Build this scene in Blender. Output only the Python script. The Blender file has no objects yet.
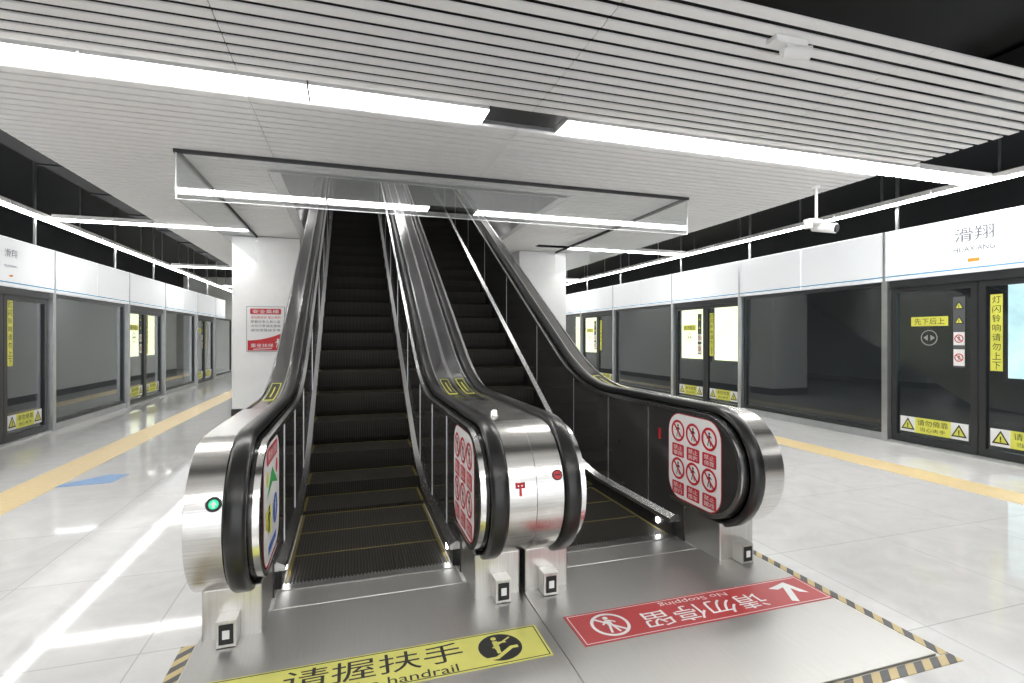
import bpy, math, random
from mathutils import Vector
random.seed(4)
H=1.42; ZC=3.2
col=bpy.context.scene.collection
sc=bpy.context.scene
try:
    sc.view_settings.view_transform='Standard'; sc.view_settings.exposure=.15
except Exception: pass

# ------------------------------------------------------------ materials
def mat(name,c,rough=.5,metal=0,emit=0,noise=.06,nscale=6,stretch=None,spec=.5,bump=0):
    m=bpy.data.materials.new(name); m.use_nodes=True
    nt=m.node_tree; b=nt.nodes['Principled BSDF']
    b.inputs['Roughness'].default_value=rough; b.inputs['Metallic'].default_value=metal
    b.inputs['Specular IOR Level'].default_value=spec
    tc=nt.nodes.new('ShaderNodeTexCoord'); mp=nt.nodes.new('ShaderNodeMapping')
    nt.links.new(tc.outputs['Object'],mp.inputs['Vector'])
    if stretch: mp.inputs['Scale'].default_value=stretch
    n=nt.nodes.new('ShaderNodeTexNoise'); n.inputs['Scale'].default_value=nscale; n.inputs['Detail'].default_value=3
    nt.links.new(mp.outputs[0],n.inputs['Vector'])
    r=nt.nodes.new('ShaderNodeValToRGB')
    r.color_ramp.elements[0].position=.3; r.color_ramp.elements[1].position=.7
    r.color_ramp.elements[0].color=tuple(max(0,x*(1-noise)) for x in c)+(1,)
    r.color_ramp.elements[1].color=tuple(min(1,x*(1+noise)) for x in c)+(1,)
    nt.links.new(n.outputs['Fac'],r.inputs[0]); nt.links.new(r.outputs[0],b.inputs['Base Color'])
    if emit:
        b.inputs['Emission Strength'].default_value=emit
        nt.links.new(r.outputs[0],b.inputs['Emission Color'])
    if bump:
        bp=nt.nodes.new('ShaderNodeBump'); bp.inputs['Strength'].default_value=bump; bp.inputs['Distance'].default_value=.005
        nt.links.new(n.outputs['Fac'],bp.inputs['Height']); nt.links.new(bp.outputs[0],b.inputs['Normal'])
    return m
M={}
M['white']=mat('white_panel',(.92,.92,.92),.4,noise=.02)
M['column']=mat('column_white',(.93,.935,.94),.25,noise=.02)
M['slat']=mat('aluminium_slat',(.96,.96,.96),.45,0,noise=.02)
M['black']=mat('plenum_black',(.012,.012,.013),.8)
M['dark']=mat('duct_dark',(.03,.03,.033),.6)
M['steel']=mat('brushed_steel',(.68,.67,.65),.28,1,noise=.08,nscale=3,stretch=(60,1,1))
M['steelv']=mat('brushed_steel_nose',(.68,.67,.65),.24,1,noise=.12,nscale=3,stretch=(1,1,50))
M['plate']=mat('landing_steel',(.50,.495,.48),.40,1,noise=.035,nscale=5,stretch=(40,1,1))
M['deck']=mat('deck_steel',(.40,.395,.405),.12,1,noise=.12,nscale=2)
M['core']=mat('rail_base_metal',(.15,.15,.155),.22,1,noise=.1,nscale=2)
M['chrome']=mat('chrome',(.90,.90,.90),.2,1,noise=.02)
M['rubber']=mat('handrail_rubber',(.016,.016,.016),.28)
M['panel']=mat('dark_panel',(.085,.082,.081),.11,.5,noise=.15,nscale=2)
M['blackpl']=mat('black_plastic',(.02,.02,.021),.35)
M['frame']=mat('door_frame_black',(.03,.032,.034),.3)
M['psteel']=mat('post_steel',(.60,.61,.62),.3,.9)
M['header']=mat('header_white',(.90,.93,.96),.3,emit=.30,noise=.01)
M['blue']=mat('blue_line',(.2,.45,.7),.4)
M['red']=mat('sign_red',(.58,.02,.03),.4)
M['floorred']=mat('floor_sign_red',(.52,.06,.065),.3)
M['yellow']=mat('sign_yellow',(.76,.76,.12),.4)
M['flyellow']=mat('floor_sign_yellow',(.74,.72,.19),.3)
M['swhite']=mat('sign_white',(.88,.88,.88),.4,noise=.01)
M['ink']=mat('ink_black',(.015,.015,.015),.5)
M['grey']=mat('grey_ink',(.10,.105,.115),.6)
M['hgrey']=mat('header_letter_grey',(.16,.165,.18),.6)
M['rim']=mat('poster_rim',(.35,.35,.36),.4)
M['green']=mat('sign_green',(.05,.45,.12),.4)
M['sblue']=mat('sign_blue',(.05,.16,.55),.4)
M['orange']=mat('orange',(.9,.35,.05),.4)
M['floorblue']=mat('floor_sticker_blue',(.24,.40,.66),.35,spec=.25)
M['tactile']=mat('tactile_yellow',(.86,.68,.38),.35,noise=.05,nscale=20,bump=.2)
M['lamp']=mat('lamp_diffuser',(1,.985,.96),.5,0,emit=19,noise=0)
M['led']=mat('led_white',(1,1,1),.5,0,emit=25,noise=0)
M['ledgreen']=mat('led_green',(.03,.70,.36),.5,0,emit=.5,noise=0)
M['adbox']=mat('advert_lightbox_warm',(.95,.96,.58),.5,0,emit=1.7,noise=.12,nscale=1.2)
M['adblue']=mat('advert_lightbox_cool',(.55,.80,.86),.5,0,emit=1.2,noise=.3,nscale=2)
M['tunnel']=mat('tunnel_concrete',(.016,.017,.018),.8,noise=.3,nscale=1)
M['shaft']=mat('shaft_wall',(.74,.74,.75),.25)
M['comb']=mat('comb_yellow',(.16,.125,.03),.6)

def floor_mat():
    m=bpy.data.materials.new('polished_tile'); m.use_nodes=True; nt=m.node_tree; b=nt.nodes['Principled BSDF']
    tc=nt.nodes.new('ShaderNodeTexCoord'); mp=nt.nodes.new('ShaderNodeMapping')
    nt.links.new(tc.outputs['Object'],mp.inputs['Vector'])
    br=nt.nodes.new('ShaderNodeTexBrick'); br.offset=0; br.inputs['Scale'].default_value=1
    br.inputs['Brick Width'].default_value=.9; br.inputs['Row Height'].default_value=.9
    br.inputs['Mortar Size'].default_value=.003; br.inputs['Mortar Smooth'].default_value=0
    br.inputs['Color1'].default_value=(.82,.82,.815,1); br.inputs['Color2'].default_value=(.87,.87,.865,1)
    br.inputs['Mortar'].default_value=(.60,.60,.60,1)
    nt.links.new(mp.outputs[0],br.inputs['Vector'])
    n=nt.nodes.new('ShaderNodeTexNoise'); n.inputs['Scale'].default_value=2.6; n.inputs['Detail'].default_value=12; n.inputs['Roughness'].default_value=.65; n.inputs['Distortion'].default_value=1.8
    nt.links.new(tc.outputs['Object'],n.inputs['Vector'])
    mx=nt.nodes.new('ShaderNodeMixRGB'); mx.blend_type='MULTIPLY'; mx.inputs[0].default_value=.32
    nt.links.new(br.outputs['Color'],mx.inputs[1]); nt.links.new(n.outputs['Fac'],mx.inputs[2])
    nt.links.new(mx.outputs[0],b.inputs['Base Color'])
    rr=nt.nodes.new('ShaderNodeMapRange'); rr.inputs['To Min'].default_value=.035; rr.inputs['To Max'].default_value=.07
    nt.links.new(n.outputs['Fac'],rr.inputs['Value']); nt.links.new(rr.outputs[0],b.inputs['Roughness'])
    b.inputs['Specular IOR Level'].default_value=.30
    return m
M['floor']=floor_mat()

def glass_mat(name,tint,r0,rough=.01):
    m=bpy.data.materials.new(name); m.use_nodes=True; nt=m.node_tree
    for n in list(nt.nodes): nt.nodes.remove(n)
    o=nt.nodes.new('ShaderNodeOutputMaterial'); t=nt.nodes.new('ShaderNodeBsdfTransparent'); g=nt.nodes.new('ShaderNodeBsdfGlossy')
    t.inputs[0].default_value=tint+(1,); g.inputs['Roughness'].default_value=rough; g.inputs[0].default_value=(.95,.97,.97,1)
    lw=nt.nodes.new('ShaderNodeLayerWeight'); pw=nt.nodes.new('ShaderNodeMath'); pw.operation='POWER'; pw.inputs[1].default_value=4
    nt.links.new(lw.outputs['Facing'],pw.inputs[0]); lw.inputs[0].default_value=.5
    ma=nt.nodes.new('ShaderNodeMath'); ma.operation='MULTIPLY_ADD'; ma.inputs[1].default_value=1-r0; ma.inputs[2].default_value=r0
    nt.links.new(pw.outputs[0],ma.inputs[0])
    x=nt.nodes.new('ShaderNodeMixShader'); nt.links.new(ma.outputs[0],x.inputs[0]); nt.links.new(t.outputs[0],x.inputs[1]); nt.links.new(g.outputs[0],x.inputs[2])
    nt.links.new(x.outputs[0],o.inputs[0]); return m
M['glass']=glass_mat('curtain_glass',(.97,.975,.98),.16)
M['dglass']=glass_mat('screen_door_glass',(.82,.85,.86),.045)

def hazard_mat():
    m=mat('hazard_stripes',(.1,.1,.1),.4); nt=m.node_tree; b=nt.nodes['Principled BSDF']
    tc=nt.nodes.new('ShaderNodeTexCoord'); mp=nt.nodes.new('ShaderNodeMapping'); mp.inputs['Rotation'].default_value=(0,0,math.radians(45))
    nt.links.new(tc.outputs['Object'],mp.inputs[0]); w=nt.nodes.new('ShaderNodeTexWave'); w.inputs['Scale'].default_value=4.5
    nt.links.new(mp.outputs[0],w.inputs['Vector']); r=nt.nodes.new('ShaderNodeValToRGB'); r.color_ramp.interpolation='CONSTANT'
    r.color_ramp.elements[0].color=(.08,.08,.08,1); r.color_ramp.elements[1].position=.5; r.color_ramp.elements[1].color=(.58,.46,.22,1)
    nt.links.new(w.outputs['Fac'],r.inputs[0]); nt.links.new(r.outputs[0],b.inputs['Base Color']); return m
M['hazard']=hazard_mat()
def step_mat():
    m=mat('step_tread',(.02,.02,.02),.55,0); nt=m.node_tree; b=nt.nodes['Principled BSDF']
    tc=nt.nodes.new('ShaderNodeTexCoord'); w=nt.nodes.new('ShaderNodeTexWave'); w.bands_direction='X'; w.inputs['Scale'].default_value=17
    nt.links.new(tc.outputs['Object'],w.inputs['Vector'])
    bp=nt.nodes.new('ShaderNodeBump'); bp.inputs['Strength'].default_value=.5; bp.inputs['Distance'].default_value=.005
    nt.links.new(w.outputs['Fac'],bp.inputs['Height']); nt.links.new(bp.outputs[0],b.inputs['Normal'])
    r=nt.nodes.new('ShaderNodeValToRGB'); r.color_ramp.elements[0].color=(.010,.009,.008,1); r.color_ramp.elements[1].color=(.042,.038,.032,1)
    nt.links.new(w.outputs['Fac'],r.inputs[0]); nt.links.new(r.outputs[0],b.inputs['Base Color'])
    b.inputs['Specular IOR Level'].default_value=.25; return m
M['step']=step_mat()

# ------------------------------------------------------------ mesh builder
class MB:
    def __init__(s): s.v=[];s.f=[];s.mi=[];s.m=[]
    def mid(s,k):
        if k not in s.m: s.m.append(k)
        return s.m.index(k)
    def faces(s,vs,fs,k):
        o=len(s.v); s.v+= [tuple(a) for a in vs]; i=s.mid(k)
        for f in fs: s.f.append([o+a for a in f]); s.mi.append(i)
    def box(s,x0,x1,y0,y1,z0,z1,k):
        if x0>x1:x0,x1=x1,x0
        if y0>y1:y0,y1=y1,y0
        if z0>z1:z0,z1=z1,z0
        vs=[(x0,y0,z0),(x1,y0,z0),(x1,y1,z0),(x0,y1,z0),(x0,y0,z1),(x1,y0,z1),(x1,y1,z1),(x0,y1,z1)]
        s.faces(vs,[(0,3,2,1),(4,5,6,7),(0,1,5,4),(1,2,6,5),(2,3,7,6),(3,0,4,7)],k); return s
    def cyl(s,p,ax,r,l,k,n=20,r2=None):
        p=Vector(p); ax=Vector(ax).normalized(); r2=r if r2 is None else r2
        a=ax.orthogonal().normalized(); b=ax.cross(a)
        vs=[];
        for i in range(n):
            t=2*math.pi*i/n; d=a*math.cos(t)+b*math.sin(t)
            vs.append(p+d*r); vs.append(p+ax*l+d*r2)
        fs=[(2*i,2*((i+1)%n),2*((i+1)%n)+1,2*i+1) for i in range(n)]
        fs.append(tuple(2*i for i in reversed(range(n)))); fs.append(tuple(2*i+1 for i in range(n)))
        s.faces(vs,fs,k); return s
    def cols(s,ys,top,bot,x0,x1,k,ktop=None):
        vs=[];n=len(ys)
        for y,t,b in zip(ys,top,bot):
            vs+=[(x0,y,b),(x1,y,b),(x1,y,t),(x0,y,t)]
        side=[];tp=[]
        for i in range(n-1):
            a=4*i;c=4*(i+1)
            side+=[(a,a+3,c+3,c),(a+1,c+1,c+2,a+2),(a,c,c+1,a+1)]
            tp.append((a+3,a+2,c+2,c+3))
        side+=[(0,1,2,3),(4*(n-1),4*(n-1)+3,4*(n-1)+2,4*(n-1)+1)]
        if ktop:
            s.faces(vs,side,k); 
            o=len(s.v)-len(vs); i=s.mid(ktop)
            for f in tp: s.f.append([o+a for a in f]); s.mi.append(i)
        else: s.faces(vs,side+tp,k)
        return s
    def sweep(s,path,prof,x,k):
        vs=[];n=len(prof);N=len(path)
        for i,(y,z) in enumerate(path):
            a=path[max(0,i-1)];b=path[min(N-1,i+1)]
            t=Vector((0,b[0]-a[0],b[1]-a[1])).normalized(); nn=Vector((0,-t.z,t.y))
            for dx,dn in prof: vs.append(Vector((x+dx,y,z))+nn*dn)
        fs=[(i*n+j,i*n+(j+1)%n,(i+1)*n+(j+1)%n,(i+1)*n+j) for i in range(N-1) for j in range(n)]
        fs+=[tuple(reversed(range(n))),tuple((N-1)*n+j for j in range(n))]
        s.faces(vs,fs,k); return s
    def obj(s,name,parent=None,loc=(0,0,0),smooth=None,bevel=0,seg=2,**pr):
        me=bpy.data.meshes.new(name); me.from_pydata(s.v,[],s.f)
        for k in s.m: me.materials.append(M[k])
        for p,i in zip(me.polygons,s.mi): p.material_index=i
        me.update()
        import bmesh
        bm=bmesh.new(); bm.from_mesh(me); bmesh.ops.recalc_face_normals(bm,faces=bm.faces); bm.to_mesh(me); bm.free()
        if smooth:
            for p in me.polygons: p.use_smooth=True
            me.set_sharp_from_angle(angle=math.radians(smooth))
        o=bpy.data.objects.new(name,me); col.objects.link(o); o.location=loc
        if parent: o.parent=parent
        if bevel:
            b=o.modifiers.new('bevel','BEVEL'); b.width=bevel; b.segments=seg; b.limit_method='ANGLE'; b.angle_limit=math.radians(50)
        for a,c in pr.items(): o[a]=c
        return o
def empty(name,loc,**pr):
    o=bpy.data.objects.new(name,None); col.objects.link(o); o.location=loc; o.empty_display_size=.2
    for a,c in pr.items(): o[a]=c
    return o
def dup(top,delta,skip=(),**pr):
    def rec(o,par):
        c=o.copy(); col.objects.link(c)
        if par: c.parent=par
        for ch in list(o.children):
            if ch.name.split('.')[0] not in skip: rec(ch,c)
        return c
    c=rec(top,None); c.location=Vector(top.location)+Vector(delta)
    for a,b in pr.items(): c[a]=b
    return c

# ------------------------------------------------------------ flat graphics
_tc={}
def text_geo(body):
    if body in _tc: return _tc[body]
    cu=bpy.data.curves.new('t','FONT'); cu.body=body; cu.size=1; cu.resolution_u=3
    o=bpy.data.objects.new('t',cu); col.objects.link(o); bpy.context.view_layer.update()
    dg=bpy.context.evaluated_depsgraph_get(); e=o.evaluated_get(dg); me=e.to_mesh()
    vs=[(v.co.x,v.co.y) for v in me.vertices]; fs=[tuple(p.vertices) for p in me.polygons]
    e.to_mesh_clear(); bpy.data.objects.remove(o); bpy.data.curves.remove(cu)
    if vs:
        x0=min(a for a,b in vs);x1=max(a for a,b in vs);y0=min(b for a,b in vs);y1=max(b for a,b in vs)
        vs=[((a-x0)/(x1-x0 or 1)-.5,(b-y0)/(y1-y0 or 1)-.5) for a,b in vs]
    _tc[body]=(vs,fs); return _tc[body]
class G:
    def __init__(s,org,u,v,step=.0012):
        s.o=Vector(org);s.u=Vector(u);s.w=Vector(v);s.n=s.u.cross(s.w);s.mb=MB();s.st=step
    def P(s,x,y,l): return s.o+s.u*x+s.w*y+s.n*(s.st*l)
    def poly(s,pts,k,l=1): s.mb.faces([s.P(x,y,l) for x,y in pts],[tuple(range(len(pts)))],k)
    def rect(s,x,y,w,h,k,l=1,r=0):
        if r<=0: s.poly([(x-w/2,y-h/2),(x+w/2,y-h/2),(x+w/2,y+h/2),(x-w/2,y+h/2)],k,l); return
        pts=[]
        for cx,cy,a in((x+w/2-r,y+h/2-r,0),(x-w/2+r,y+h/2-r,90),(x-w/2+r,y-h/2+r,180),(x+w/2-r,y-h/2+r,270)):
            for i in range(7):
                t=math.radians(a+15*i); pts.append((cx+r*math.cos(t),cy+r*math.sin(t)))
        s.poly(pts,k,l)
    def disc(s,x,y,r,k,l=1,n=24): s.poly([(x+r*math.cos(2*math.pi*i/n),y+r*math.sin(2*math.pi*i/n)) for i in range(n)],k,l)
    def ring(s,x,y,r,t,k,l=1,n=24):
        vs=[]
        for i in range(n):
            c,d=math.cos(2*math.pi*i/n),math.sin(2*math.pi*i/n); vs+=[s.P(x+r*c,y+r*d,l),s.P(x+(r-t)*c,y+(r-t)*d,l)]
        s.mb.faces(vs,[(2*i,2*((i+1)%n),2*((i+1)%n)+1,2*i+1) for i in range(n)],k)
    def line(s,x0,y0,x1,y1,t,k,l=1):
        d=Vector((x1-x0,y1-y0)).normalized()*t/2; p=(-d.y,d.x)
        s.poly([(x0+p[0],y0+p[1]),(x0-p[0],y0-p[1]),(x1-p[0],y1-p[1]),(x1+p[0],y1+p[1])],k,l)
    def text(s,body,x,y,w,h,k,l=1,rot=False):
        vs,fs=text_geo(body); q=-1 if rot else 1
        if vs: s.mb.faces([s.P(x+q*a*w,y+q*b*h,l) for a,b in vs],fs,k)
    def person(s,x,y,h,k,l=1):
        s.disc(x,y+h*.40,h*.10,k,l,12); s.rect(x,y+h*.1,h*.2,h*.36,k,l)
        s.line(x-h*.05,y-h*.05,x-h*.16,y-h*.48,h*.09,k,l); s.line(x+h*.05,y-h*.05,x+h*.16,y-h*.48,h*.09,k,l)
        s.line(x-h*.08,y+h*.24,x-h*.26,y+h*.02,h*.07,k,l); s.line(x+h*.08,y+h*.24,x+h*.26,y+h*.10,h*.07,k,l)
    def ban(s,x,y,r,l=1):
        s.person(x,y,r*1.2,'ink',l); s.ring(x,y,r,r*.22,'red',l+1); s.line(x-r*.62,y+r*.62,x+r*.62,y-r*.62,r*.2,'red',l+1)
    def tri(s,x,y,r,l=1):
        s.poly([(x,y+r),(x-r*.95,y-r*.7),(x+r*.95,y-r*.7)],'ink',l)
        s.poly([(x,y+r*.68),(x-r*.67,y-r*.52),(x+r*.67,y-r*.52)],'yellow',l+1)
        s.rect(x,y+.0*r,r*.14,r*.5,'ink',l+2); s.disc(x,y-r*.38,r*.09,'ink',l+2,8)
    def obj(s,name,parent,loc=(0,0,0),**pr): 
        me=bpy.data.meshes.new(name); me.from_pydata(s.mb.v,[],s.mb.f)
        for k in s.mb.m: me.materials.append(M[k])
        for p,i in zip(me.polygons,s.mb.mi): p.material_index=i
        me.update(); o=bpy.data.objects.new(name,me); col.objects.link(o); o.location=loc; o.parent=parent
        for a,c in pr.items(): o[a]=c
        return o

XL,XR=-4.4,7.13
# ------------------------------------------------------------ room shell
MB().box(XL,XR,-8,26,-.12,0,'floor').obj('floor',kind='structure',label='polished light grey stone tile platform floor')
y=2.25
cm=MB()
joints=[-2.86,-.72,1.38,3.47,5.55]
lrows=(9.5,14.9,20.3)
while y<25.5:
    SW,SH=(.076,.011) if y<3.9 else (.096,.026)
    if not(3.885<y+SW/2<4.175):
        row=any(abs(y+SW/2-q)<.13 for q in lrows)
        for a,b in zip(joints[:-1],joints[1:]):
            aa,bb=a+.003,b-.003
            if 6.1<y+SW and y<16 :
                if a>=-.73 and b<=3.48:
                    if b>2.6: cm.box(2.68,b-.003,y,y+SW,ZC,ZC+SH,'slat')
                    continue
            if row and a<-2: aa=-1.58
            if row and b>5: continue
            cm.box(aa,(-.85 if (a==-2.86 and 6<y<16.3) else bb),y,y+SW,ZC,ZC+SH,'slat')
    y+=.116
cm.obj('ceiling',kind='structure',label='white linear aluminium slat ceiling with dark gaps')
MB().box(-2.86,5.55,-8,-1.6,ZC,ZC+.05,'slat').box(-2.86,5.55,-1.2,1.4,ZC,ZC+.05,'slat').obj('ceiling_near',kind='structure',label='white ceiling panels of the near hall')
MB().box(-8,11,-8,5.95,4.1,4.2,'black').box(-8,-.9,5.95,26,4.1,4.2,'black').box(2.7,11,5.95,26,4.1,4.2,'black').box(-.9,2.7,16.35,26,4.1,4.2,'black').obj('ceiling_upper',kind='structure',label='black painted structural slab above')
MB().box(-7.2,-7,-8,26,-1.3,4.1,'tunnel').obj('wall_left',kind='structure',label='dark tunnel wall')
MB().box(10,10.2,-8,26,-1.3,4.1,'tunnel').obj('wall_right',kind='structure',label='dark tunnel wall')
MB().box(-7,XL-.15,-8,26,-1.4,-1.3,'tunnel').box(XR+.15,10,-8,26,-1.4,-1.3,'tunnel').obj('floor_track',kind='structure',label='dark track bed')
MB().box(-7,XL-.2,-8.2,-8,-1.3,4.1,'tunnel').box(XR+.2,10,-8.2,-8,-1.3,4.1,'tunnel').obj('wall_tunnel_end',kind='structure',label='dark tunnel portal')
MB().box(-7,10,26,26.2,-1.3,4.1,'white').obj('wall_back',kind='structure',label='white end wall of platform')
MB().box(-.84,-.72,6.1,16.2,ZC,9,'shaft').obj('wall_shaft_left',kind='structure',label='grey side wall of escalator opening')
MB().box(2.55,2.67,6.1,16.2,ZC,9,'shaft').obj('wall_shaft_right',kind='structure',label='grey side wall of escalator opening')
MB().box(-.84,2.67,5.98,6.1,ZC,9,'white').obj('wall_shaft_front',kind='structure',label='white front edge of escalator opening')
MB().box(-.84,2.67,16.2,16.3,ZC,9,'dark').box(-.84,2.67,6,16.3,9,9.1,'white').obj('wall_shaft_back',kind='structure',label='dark top of escalator opening')
for nm,x0,x1 in(('wall_block_left',-1.96,-1.0),('wall_block_right',3.3,4.34)):
    MB().box(x0,x1,11.25,24,0,ZC-.005,'column').box(x0-.01,x1+.01,11.25,24,0,.15,'blackpl').obj(nm,kind='structure',label='white clad wall beside the escalator run')
for x in(-2.84,5.62):
    m=MB().box(x-.19,x+.19,-6,25.5,0,.004,'tactile')
    m.obj('tactile_strip',label='pale yellow tactile guiding strip set in grey floor',category='tactile paving')
for x0,x1 in((-1.96,-.86),(3.30,4.34)):
    e=empty('pillar',((x0+x1)/2,10.6,0),label='square white clad pillar with black base',category='pillar')
    w=(x1-x0)/2
    MB().box(-w,w,-.6,.6,.16,ZC-.01,'column').obj('body',e,bevel=.015)
    MB().box(-w-.008,w+.008,-.608,.608,0,.16,'blackpl').obj('base',e)
po=MB().box(-.31,.31,-.012,.0,-.40,.40,'rim').obj('poster',loc=(-1.42,9.995,1.56),label='white and red safety notice poster on the white pillar',category='poster')
g=G((0,-.013,0),(1,0,0),(0,0,1))
g.rect(0,0,.60,.78,'swhite',1)
g.rect(0,.31,.50,.10,'red',2,.02); g.text('安全乘梯',0,.31,.42,.07,'swhite',3)
for i in range(4): g.text(['请站稳扶好 禁止奔跑','照看好老人和儿童','大件行李请走楼梯','请勿倚靠扶手带'][i],0,.205-.075*i,.48,.05,'red' if i==0 else 'grey',2)
n=12
for i in range(n):
    xa=-.29+.58*i/n; xb=-.29+.58*(i+1)/n
    f=lambda x:-.20+.14*((x+.29)/.58)**2
    g.poly([(xa,-.38),(xb,-.38),(xb,f(xb)),(xa,f(xa))],'red',2)
g.text('乘坐扶梯',-.06,-.29,.36,.07,'swhite',3)
g.person(.2,-.25,.16,'swhite',3); g.line(-.2,-.355,.1,-.345,.012,'swhite',3)
g.obj('lettering',po)

# ------------------------------------------------------------ lights
def lamp(x,y,along,L=1.34,grp='ceiling strip lights',hang=False,z=ZC,w=.125):
    e=empty('strip_light',(x,y,z),label='white linear strip light set in the ceiling' if not hang else 'white linear strip light hung above the screen doors',category='light',group=grp)
    l=L/2-.014
    a,b=(l,w) if along=='x' else(w,l)
    MB().box(-a-.006,a+.006,-b-.006,b+.006,.0,.06,'white').obj('housing',e)
    MB().box(-a,a,-b,b,-.012,.0,'lamp').obj('diffuser',e)
    if hang: MB().box(-.01,.01,-.01,.01,.06,.9,'psteel').obj('hanger_rod',e)
    return e
first={}
def put(x,y,along,grp,hang=False,w=.125):
    k=(along,grp)
    if k in first: return dup(first[k],Vector((x,y,ZC))-Vector(first[k].location))
    first[k]=lamp(x,y,along,grp=grp,hang=hang,w=w); return first[k]
G1='row of strip lights across the slat ceiling'
for x in(-3.64,-2.3,-.96,.38,2.37,3.71,5.05): put(x,4.03,'x',G1)
lamp(6.31,4.03,'x',L=1.15,grp=G1)
MB().box(1.06,1.69,3.90,4.16,ZC+.03,ZC+.14,'dark').obj('lamp_recess',label='dark empty recess between two strip lights',category='ceiling recess')
for yy in lrows:
    for x in(-3.60,-2.26,4.85,6.19): put(x,yy,'x','cross strip lights over the platform sides',w=.085)
for x in(-2.3,-.96,.38,1.72,3.06,4.4): put(x,-1.4,'x','row of strip lights over the near platform')
for i in range(20):
    for x in(XL,XR-.16): put(x,-1.5+1.345*i+.0,'y','lengthwise strip lights above the screen doors',True,w=.06)
for y in(8,11,14): lamp(.92,y,'x',grp='added unseen fill lights brightening the escalator opening',z=8.9)  # unseen lamps added high in the shaft to brighten its walls

for x in(-3.65,6.15):
    m=MB().box(x-.35,x+.35,-6,25.5,3.75,4.05,'dark')
    for j in range(20): m.box(x-.37,x+.37,-5+j*1.5,-4.95+j*1.5,3.73,4.07,'dark')
    m.obj('ventilation_duct',label='dark grey ventilation duct running above the platform edge',category='duct')

# ------------------------------------------------------------ glass smoke curtain
e=empty('glass_smoke_curtain',(1.27,5.6,ZC),label='clear glass smoke curtain with dark top rail around the escalator opening',category='glass curtain')
x0,x1,y0,y1=-2.84,2.83,0,4.38
MB().box(x0,x1,-.006,.006,-.47,-.03,'glass').obj('front_pane',e)
MB().box(x0,x0+.012,.01,y1,-.47,-.03,'glass').obj('side_pane',e)
MB().box(x1-.012,x1,.01,y1,-.47,-.03,'glass').obj('side_pane',e)
MB().box(x0-.02,x1+.02,-.02,.02,-.035,-.002,'dark').box(x0-.02,x0+.02,.02,y1,-.035,-.002,'dark').box(x1-.02,x1+.02,.02,y1,-.035,-.002,'dark').obj('top_rail',e)
MB().box(x0,x1,-.007,.007,-.476,-.470,'psteel').obj('edge_trim',e)
for x in(x0,x1): MB().box(x-.006,x+.006,-.009,.009,-.476,-.036,'psteel').obj('edge_trim',e)

# ------------------------------------------------------------ escalators
YC,ZN,R=2.82,.585,.365; YEND=15.9
def S(y):
    if y<4.2: return 0
    if y<5.4: return .577*(y-4.2)**2/2.4
    return .577*(y-4.8)
ysl=[]
yy=2.9
while yy<6.0: ysl.append(yy); yy+=.1
ysl+= [7,8.5,10,12,14,YEND]
def hpath(off,ystart=3.2,yend=None):
    r=R+off; p=[(ystart,ZN-r)]
    for i in range(25):
        t=math.radians(270-i*7.5); p.append((YC+r*math.cos(t),ZN+r*math.sin(t)))
    p+=[(y,ZN+r+S(y)) for y in ysl if yend is None or y<=yend]
    return p
def topcols(r,y_end_nose,ylist):
    Y=[];T=[];B=[]
    for i in range(19):
        t=math.radians(178-i*88/18); y=YC+r*math.cos(t); h=r*math.sin(t)
        Y.append(y);T.append(ZN+h);B.append(ZN-h)
    Y.append(y_end_nose-.001);T.append(ZN+r);B.append(ZN-r)
    return Y,T,B
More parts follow.
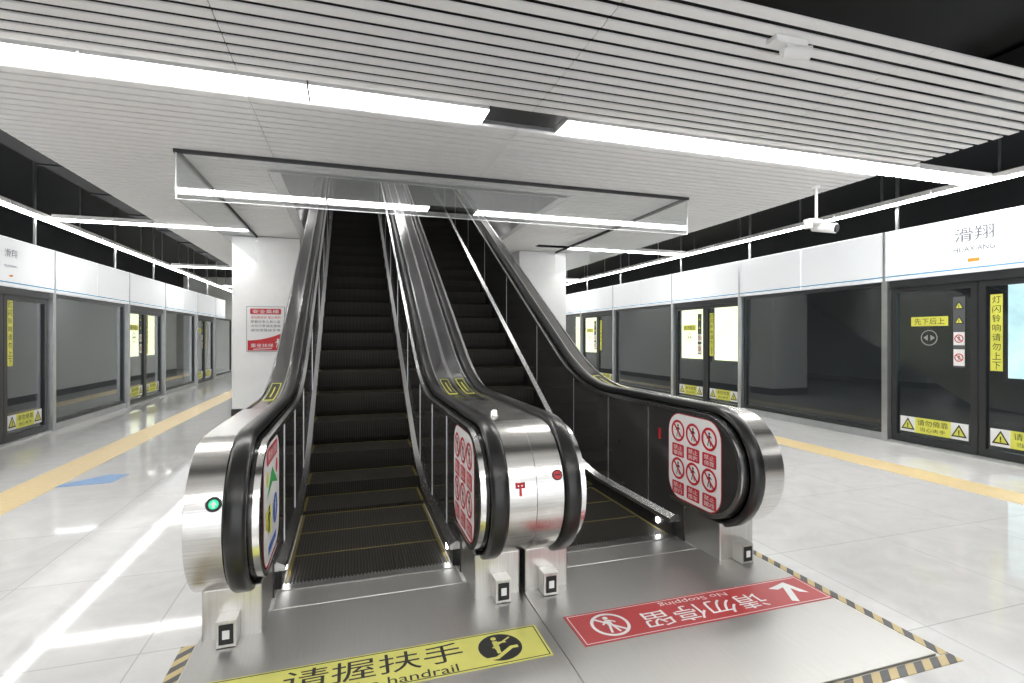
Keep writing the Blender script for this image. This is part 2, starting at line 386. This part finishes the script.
def escalator(xc,label,left):
    E=empty('escalator',(xc,YC,0),label=label,category='escalator')
    L=(0,-YC,0)
    for sg in(-1,1):
        X=lambda a,b:(min(sg*a,sg*b),max(sg*a,sg*b))
        r=.325
        Y,T,B=topcols(r,3.06,ysl)
        for y in [3.06]+[q for q in ysl if q>3.06]:
            Y.append(y);T.append(ZN+r+S(y));B.append(max(0,S(y)-.25) if y<4.4 else S(y)-.25)
        a,b=X(.512,.545)
        MB().cols(Y,T,B,a,b,'panel').obj('inner_panel',E,L,smooth=25)
        for ysn in(3.5,4.15,4.9,6.0,7.3,8.6,9.9,11.2,12.5):
            a,b=X(.508,.512); MB().box(a,b,-.003,.003,.12,.88,'psteel').obj('panel_seam',E,(0,ysn-YC,S(ysn)))
        sq=lambda w,h:[(-w,-h),(w,-h),(w,h),(-w,h)]
        MB().sweep(hpath(-.048),sq(.014,.014),sg*.516,'chrome').obj('rail_trim',E,L,smooth=30)
        r=.338
        Y,T,B=topcols(r,3.06,ysl)
        for y in [3.06]+[q for q in ysl if q>3.06]:
            Y.append(y);T.append(ZN+r+S(y));B.append(max(.0,S(y)-.3))
        a,b=X(.545,.645)
        MB().cols(Y,T,B,a,b,'core').obj('rail_core',E,L,smooth=25)
        prof=[(-.038,-.018),(.038,-.018),(.045,-.004),(.041,.014),(.028,.022),(-.028,.022),(-.041,.014),(-.045,-.004)]
        MB().sweep(hpath(0.0,3.1),prof,sg*.592,'rubber').obj('handrail',E,L,smooth=50)
        Y,T,B=topcols(.362,3.75,ysl)
        a,b=X(.642,.789)
        i0=len(Y)-1
        Y=Y[:i0]+[3.279,3.28,3.75]; T=T[:i0]+[ZN+.362]*3; B=B[:i0]+[ZN-.362,.60,.60]
        MB().cols(Y,T,B,a,b,'steelv').obj('newel_cap',E,L,smooth=30,bevel=.012,seg=3)
        Y=[y for y in [3.285]+ysl if y>=3.285]; T=[min(ZN+.350+S(y),9) for y in Y]; B=[max(0,S(y)-1.15) for y in Y]
        MB().cols(Y,T,B,a+.001,b-.001,'steel','deck').obj('outer_cladding',E,L,smooth=25)
        Y=[y for y in Y if y>3.72]
        MB().sweep([(y,ZN+.352+S(y)) for y in Y],sq(.006,.010),sg*.782,'chrome').obj('deck_trim',E,L,smooth=30)
        MB().sweep([(y,ZN+.352+S(y)) for y in Y],sq(.007,.010),sg*.652,'chrome').obj('deck_trim',E,L,smooth=30)
        m=MB(); P=[4.3+.1*i for i in range(6)]
        m.sweep([(y,ZN+.3515+S(y)) for y in P],sq(.036,.002),sg*.716,'yellow')
        P2=[4.315]+P[1:-1]+[4.785]
        m.sweep([(y,ZN+.3545+S(y)) for y in P2],sq(.031,.001),sg*.716,'ink')
        m.sweep([(y,ZN+.3565+S(y)) for y in P[1:-1]],sq(.004,.001),sg*.716,'yellow')
        m.obj('direction_sticker',E,L)
        if left and sg==1:
            MB().cyl((sg*.716,3.02,ZN+.362),(0,0,1),.028,.02,'chrome',r2=.022).cyl((sg*.716,3.02,ZN+.382),(0,0,1),.022,.012,'chrome',r2=.008).obj('cap_stud',E,L,smooth=40)
        Y=[y for y in [3.16]+ysl if y>=3.16]
        a,b=X(.487,.512)
        MB().cols(Y,[S(y)+.10 for y in Y],[max(-.1,S(y)-.3) for y in Y],a,b,'blackpl').obj('skirt',E,L,smooth=25)
        MB().sweep([(y,S(y)+.12) for y in Y],[(-.022,-.02),(.022,-.02),(.022,.02+.012*sg),(-.022,.02-.012*sg)],sg*.490,'chrome').obj('skirt_trim',E,L,smooth=30)
        a,b=X(.52,.775)
        MB().box(a,b,2.70,3.28,.0,.245,'steel').obj('pedestal',E,L,bevel=.008)
        m=MB(); cx=sg*.655
        m.box(cx-.042,cx+.042,2.61,2.70,.015,.135,'steel'); m.box(cx-.03,cx+.03,2.606,2.61,.03,.12,'ink'); m.box(cx-.015,cx+.015,2.603,2.606,.055,.095,'swhite')
        m.obj('sensor_box',E,L,bevel=.006)
        MB().cyl((sg*.487,3.33,.06),(-sg,0,0),.02,.008,'led').obj('comb_light',E,L)
        u=(0,sg,0); g=G((sg*.5115,2.95,ZN),u,(0,0,1))
        if g.n.x*sg>0: g=G((sg*.5115,2.95,ZN),(0,-sg,0),(0,0,1))
        w,h=.56,.60
        g.rect(0,0,w,h,'red',1,.13); g.rect(0,0,w-.012,h-.012,'swhite',2,.125)
        multi=left and sg==-1
        if multi:
            g.rect(0,.235,.38,.08,'red',3,.02); g.text('乘梯须知',0,.235,.3,.055,'swhite',4)
            g.poly([(-.2,.03),(.0,.16),(.2,.03),(.0,.08)],'green',3); g.disc(-.16,.13,.04,'yellow',3); g.disc(.16,.13,.04,'red',3)
            g.poly([(-.22,-.02),(-.04,-.02),(-.04,-.18),(-.22,-.1)],'yellow',3); g.person(-.12,-.08,.14,'ink',4)
            g.disc(.11,-.09,.08,'sblue',3); g.person(.11,-.09,.11,'swhite',4); g.rect(0,-.235,.28,.04,'sblue',3)
        else:
            caps=['禁止攀爬','禁止奔跑','禁止倚靠','禁止逆行','禁止推车','禁止嬉戏']
            for i in range(3):
                for j in range(2):
                    x=-.165+.165*i; y=.175-.265*j
                    g.ban(x,y,.076,3); g.rect(x,y-.137,.135,.09,'red',3,.01)
                    g.text(caps[i+3*j][:2],x,y-.118,.10,.032,'swhite',4); g.text(caps[i+3*j][2:],x,y-.156,.10,.032,'swhite',4)
        g.obj('safety_sign',E,L,label='rounded safety sign with red prohibition symbols' if not multi else 'rounded multicoloured passenger notice sign')
        if not (not left and sg==1):
            dz=.075 if (left and sg==1) else .12
            sp=dz/.362; cp=math.sqrt(1-sp*sp)
            g=G((sg*(.70 if (left and sg==1) else .675),YC-.363*cp,ZN+.363*sp),(1,0,0),(0,sp,cp))
            if multi:
                g.disc(0,0,.032,'ink',1); g.disc(0,0,.020,'ledgreen',2); g.poly([(-.014,-.003),(0,.015),(.014,-.003),(.005,-.003),(.005,-.014),(-.005,-.014),(-.005,-.003)],'swhite',3)
            elif left:
                g.rect(0,.018,.05,.012,'red',1); g.rect(0,.0,.05,.01,'red',1); g.rect(0,-.012,.012,.06,'red',1); g.rect(-.019,.01,.012,.03,'red',1); g.rect(.019,.01,.012,.03,'red',1)
            else:
                g.disc(0,0,.028,'ink',1); g.disc(0,0,.022,'red',2); g.rect(0,0,.03,.007,'ink',3)
            g.obj('indicator_mark',E,L)
    if not left:
        m=MB().box(.508,.512,3.33,3.355,.66,.74,'red'); m.obj('emergency_stop_button',E,L)
    Y=[y for y in [5.4]+ysl if y>=5.4]
    MB().cols(Y,[S(y)-.45 for y in Y],[max(0,S(y)-1.1) for y in Y],-.64,.64,'white').obj('soffit',E,L,smooth=20)
    MB().box(-.789,.789,1.62,2.90,0,.012,'plate').box(-.50,.50,2.903,3.10,0,.012,'plate').obj('landing_plate',E,L,bevel=.003)
    m=MB().box(-.485,.485,3.103,3.17,0,.016,'steel')
    for i in range(48): m.box(-.48+i*.02,-.472+i*.02,3.165,3.19,.0,.014,'steel')
    m.obj('comb_plate',E,L)
    stp=None;y=3.2
    prof=[(0,0),(.398,0),(.398,-.24),(.05,-.24),(.018,-.18),(.004,-.10),(0,-.03)]
    m=MB(); n=len(prof)
    vs=[(-.478,a,b) for a,b in prof]+[(.478,a,b) for a,b in prof]
    m.faces(vs,[tuple(range(n)),tuple(n+i for i in reversed(range(n)))]+[(i,(i+1)%n,n+(i+1)%n,n+i) for i in range(n)],'step')
    m.box(-.478,-.460,.0,.398,.0,.0015,'comb'); m.box(.460,.478,.0,.398,.0,.0015,'comb'); m.box(-.460,.460,.383,.398,.0,.001,'comb')
    while y<15.6:
        z=S(y+.15)+.004
        if stp is None: stp=m.obj('step',E,(0,y-YC,z))
        else:
            s2=stp.copy(); col.objects.link(s2); s2.parent=E; s2.location=(0,y-YC,z)
        y+=.4
    return E
escalator(.12,'up escalator with black steps, black handrails and brushed steel newels',True)
escalator(1.70,'escalator with dark panels and steel newels, red floor sign before it',False)

# ------------------------------------------------------------ floor signs
def floorsign(x0,x1,y0,y1,k,lab):
    cx,cy=(x0+x1)/2,(y0+y1)/2; w,h=(x1-x0),(y1-y0)
    o=MB().box(-w/2,w/2,-h/2,h/2,0,.0015,k).obj('floor_sign',loc=(cx,cy,.0122),label=lab,category='floor sign')
    return o,G((0,0,.0016),(1,0,0),(0,1,0),.0004),w,h
o,g,w,h=floorsign(-.60,.86,2.12,2.37,'flyellow','yellow floor sign asking to hold the handrail, on steel plate')
for a in((0,h/2-.01,w-.02,.005),(0,-h/2+.01,w-.02,.005)): g.rect(*a,'ink')
g.rect(w/2-.012,0,.005,h-.02,'ink'); g.rect(-w/2+.012,0,.005,h-.02,'ink')
g.text('请握扶手',-.02,.028,.74,.135,'ink'); g.text('Hold the handrail',-.02,-.085,.66,.05,'ink')
g.disc(.52,.0,.10,'ink',1,36)
k='flyellow'
g.poly([(.445,-.065),(.485,-.065),(.565,-.005),(.60,-.005),(.60,-.025),(.572,-.025),(.492,-.083),(.445,-.083)],k,2)
g.disc(.505,.068,.013,k,2); g.rect(.505,.018,.024,.062,k,2); g.line(.505,-.01,.505,-.045,.018,k,3); g.line(.505,.035,.555,.030,.011,k,3)
g.line(.485,.0,.58,.062,.009,k,2); 
g.obj('lettering',o)
o,g,w,h=floorsign(1.02,2.49,2.13,2.39,'floorred','red floor sign forbidding stopping, on steel plate')
for a in((0,h/2-.012,w-.03,.004),(0,-h/2+.012,w-.03,.004)): g.rect(*a,'swhite')
g.rect(w/2-.015,0,.004,h-.024,'swhite'); g.rect(-w/2+.015,0,.004,h-.024,'swhite')
g.text('请勿停留',.0,-.025,.74,.135,'swhite',1,rot=True); g.text('No Stopping',.0,.085,.42,.045,'swhite',1,rot=True)
g.ring(-.54,0,.098,.016,'swhite',1,36); g.person(-.54,0,.14,'swhite',1); g.line(-.60,.06,-.48,-.06,.014,'swhite',2)
ra=math.radians(-28); cxa,cya=.56,-.005
def rt(pts): return [(cxa+(x*math.cos(ra)-y*math.sin(ra)),cya+(x*math.sin(ra)+y*math.cos(ra))) for x,y in pts]
g.poly(rt([(0,.108),(-.105,.01),(-.055,.01),(0,.062)]),'swhite',1); g.poly(rt([(0,.108),(0,.062),(.055,.01),(.105,.01)]),'swhite',1)
g.poly(rt([(-.019,.07),(-.019,-.105),(.019,-.105),(.019,.07)]),'swhite',2)
g.obj('lettering',o)
for a in((2.515,2.565,1.62,2.92),(-.735,-.680,1.0,2.70),(-.66,2.565,1.56,1.615)):
    cx,cy=(a[0]+a[1])/2,(a[2]+a[3])/2
    z=.0005
    MB().box(a[0]-cx,a[1]-cx,a[2]-cy,a[3]-cy,0,.002,'hazard').obj('hazard_tape',loc=(cx,cy,z),label='black and yellow striped hazard tape on the floor',category='floor tape')
m=MB(); pt=[(-.32,-.19),(.20,-.14),(.24,.17),(.05,.21)]
m.faces([(x,y,.003) for x,y in pt]+[(x,y,0) for x,y in pt],[(0,1,2,3),(7,6,5,4)]+[(i,(i+1)%4+0,(i+1)%4+4,i+4) for i in range(4)],'floorblue')
m.obj('floor_sticker',loc=(-2.42,6.1,.0005),label='blue triangular direction sticker on the grey floor',category='sticker')

# ------------------------------------------------------------ platform screen doors
def psd(X0,sg,centres,zb,zt,textidx,ts=1):
    def bx(m,a,b,y0,y1,z0,z1,k): m.box(-sg*a,-sg*b,y0,y1,z0,z1,k)
    c0=centres[0]
    D=empty('platform_screen_door',(X0,c0,0),label='black framed glass platform sliding screen door with yellow stickers',category='door',group='sliding screen doors')
    m=MB(); 
    for s in(-1,1): bx(m,0,.16,s*1.02,s*1.10,0,zb,'psteel')
    bx(m,.0,.12,-1.02,1.02,zb-.1,zb,'frame'); bx(m,-.02,.14,-1.02,1.02,0,.03,'psteel')
    m.obj('frame',D)
    udir=(0,-1,0) if sg==1 else(0,1,0)
    for s in(-1,1):
        a,b=(s*.005,s*1.015); y0,y1=min(a,b),max(a,b)
        m=MB()
        bx(m,.03,.09,y0,y0+.07,.03,zb-.1,'frame'); bx(m,.03,.09,y1-.07,y1,.03,zb-.1,'frame')
        bx(m,.03,.09,y0+.07,y1-.07,zb-.17,zb-.1,'frame'); bx(m,.03,.09,y0+.07,y1-.07,.03,.12,'frame')
        lf=m.obj('door_leaf',D)
        m=MB(); bx(m,.055,.065,y0+.07,y1-.07,.12,zb-.17,'dglass'); m.obj('glass_pane',lf)
        g=G((-sg*.068,(y0+y1)/2,0),udir,(0,0,1))
        g.rect(0,.27,.80,.20,'swhite',1); g.rect(0,.27,.42,.20,'yellow',2); g.tri(-.30,.265,.09,3); g.tri(.30,.265,.09,3); g.text('请勿倚靠',0,.31,.36,.075,'ink',3); g.text('当心夹手',0,.225,.30,.05,'ink',3)
        far=(s==1) if sg==1 else (s==-1)
        if far:
            g.rect(-.04,1.62,.44,.12,'yellow',1); g.text('先下后上',-.04,1.62,.36,.08,'ink',2)
            g.ring(-.04,1.41,.10,.012,'rim',1); g.poly([(-.11,1.41),(-.055,1.45),(-.055,1.37)],'rim',1); g.poly([(.03,1.41),(-.025,1.37),(-.025,1.45)],'rim',1)
            g.rect(.30,1.48,.13,.86,'grey',1); g.tri(.30,1.80,.055,2); g.tri(.30,1.62,.055,2); g.rect(.30,1.40,.12,.16,'swhite',2); g.ban(.30,1.40,.05,3); g.rect(.30,1.17,.12,.2,'swhite',2); g.ban(.30,1.17,.05,3)
        else:
            g.rect(-.34,1.47,.12,.88,'yellow',1)
            for i,ch in enumerate('灯闪铃响请勿上下'): g.text(ch,-.34,1.85-.108*i,.08,.085,'ink',2)
        g.obj('sticker',lf)
    Hd=empty('screen_door_header',(X0,c0,zb),label='white header panel with blue line above the glass screen doors',category='sign panel',group='screen door headers')
    P=4.87/2; hh=zt-zb
    m=MB(); bx(m,-.1,.16,-P+.006,P-.006,.0,hh,'header'); m.obj('panel',Hd,bevel=.01)
    m=MB(); bx(m,.16,.164,-P+.006,P-.006,.045,.062,'blue'); m.obj('blue_line',Hd)
    for s in(-1.06,1.06):
        m=MB(); bx(m,.162,.172,s-.018,s+.018,.0,hh,'psteel'); m.obj('cover_strip',Hd)
    g=G((-sg*.166,0,0),udir,(0,0,1))
    g.text('滑翔',-.0,hh*.68,.40*ts,.17*ts,'hgrey'); g.text('HUAXIANG',0,hh*.42,.42*ts,.06*ts,'grey')
    g.rect(0,hh*.22,.12*ts,.04*ts,'orange'); 
    lt=g.obj('lettering',Hd)
    F=empty('fixed_screen_panel',(X0,c0+P,0),label='large fixed glass panel of platform screen wall with steel sill',category='glass panel',group='fixed screen panels')
    m=MB(); a=P-1.105
    bx(m,.02,.12,-a,a,0,.10,'psteel'); bx(m,.03,.09,-a,a,.10,.15,'frame'); bx(m,.03,.09,-a,-a+.05,.15,zb,'frame'); bx(m,.03,.09,a-.05,a,.15,zb,'frame'); bx(m,.03,.09,-a+.05,a-.05,zb-.06,zb,'frame')
    m.obj('frame',F)
    m=MB(); bx(m,.055,.065,-a+.05,a-.05,.15,zb-.06,'dglass'); m.obj('glass_pane',F)
    rod=None; rx=X0+sg*.085
    for c in centres:
        for s in(-1.06,1.06):
            if rod is None:
                rod=MB().box(-.012,.012,-.02,.02,0,4.1-zt,'psteel').obj('hanger_rod',loc=(rx,c+s,zt),label='thin steel hanger rod above the white screen door header',category='rod',group='header hanger rods')
            else:
                r2=rod.copy(); col.objects.link(r2); r2.location=(rx,c+s,zt)
    for i,c in enumerate(centres[1:]):
        dup(D,(0,c-c0,0)); dup(F,(0,c-c0,0))
        dup(Hd,(0,c-c0,0),skip=() if textidx==i+1 else ('lettering',))
    if textidx==0: Hd['label']='white header panel with station name and blue line above screen doors'
    else: bpy.data.objects.remove(lt)
psd(XR,1,[4.13+4.87*i for i in range(4)],2.18,2.85,0)
psd(XL,-1,[8.40+4.87*i for i in range(-1,3)],2.08,2.72,1,.65)
def ad(x,y,sg,w,k,h=.78):
    e=empty('advertising_light_box',(x-sg*.01,y,1.55),label='lit pale yellow advertising light box on the dark tunnel wall' if k=='adbox' else 'lit pale blue advertising light box on dark tunnel wall',category='light box')
    MB().box(0,-sg*.08,-w/2-.06,w/2+.06,-h-.07,h+.07,'frame').obj('frame',e)
    MB().box(-sg*.081,-sg*.09,-w/2,w/2,-h,h,k).obj('screen',e)
ad(10,4.2,1,2.4,'adblue'); ad(10,11.65,1,1.2,'adbox'); ad(10,13.15,1,1.25,'adbox'); ad(10,20.5,1,2.4,'adbox')
ad(-7,20.15,-1,1.0,'adbox'); ad(-7,21.6,-1,1.1,'adbox')

# ------------------------------------------------------------ cameras / devices
e=empty('security_camera',(5.27,4.74,ZC),label='white security camera on a hanging pole below the ceiling',category='camera')
MB().cyl((0,0,-.40),(0,0,1),.016,.40,'white').cyl((0,0,-.03),(0,0,1),.05,.03,'white').obj('pole',e,smooth=40)
MB().box(-.15,.05,-.05,.05,-.44,-.39,'white').obj('bracket',e,bevel=.01)
MB().cyl((.06,.10,-.45),(.35,-1,-.25),.055,.26,'white',r2=.06).obj('camera_body',e,smooth=40)
MB().cyl((.143,-.138,-.510),(.35,-1,-.25),.048,.02,'ink',r2=.04).obj('lens',e,smooth=40)
MB().cyl((-.12,0,-.50),(0,0,1),.04,.06,'white',r2=.05).obj('swivel',e,smooth=40)
e=empty('emergency_spotlight',(2.5,2.45,ZC),label='small white twin head spotlight fixed under the slat ceiling',category='light')
MB().box(-.12,.12,-.045,.045,-.04,0,'white').obj('base',e,bevel=.01)
MB().box(-.03,.03,-.03,.03,-.08,-.04,'white').cyl((-.03,.0,-.08),(.8,-.5,-.15),.032,.15,'white',r2=.04).obj('lamp_head',e,smooth=40)

# ------------------------------------------------------------ world and camera
w=bpy.data.worlds.new('World'); sc.world=w; w.use_nodes=True
bg=w.node_tree.nodes['Background']; bg.inputs[0].default_value=(.95,.97,1,1); bg.inputs[1].default_value=2.1
cd=bpy.data.cameras.new('Camera'); cam=bpy.data.objects.new('Camera',cd); col.objects.link(cam)
cam.location=(0,0,H); cam.rotation_euler=(math.radians(90),0,math.radians(-17.46)); cd.sensor_width=36; cd.lens=515/1024*36; cd.shift_y=-4.5/1024; cd.clip_start=.02
sc.camera=cam
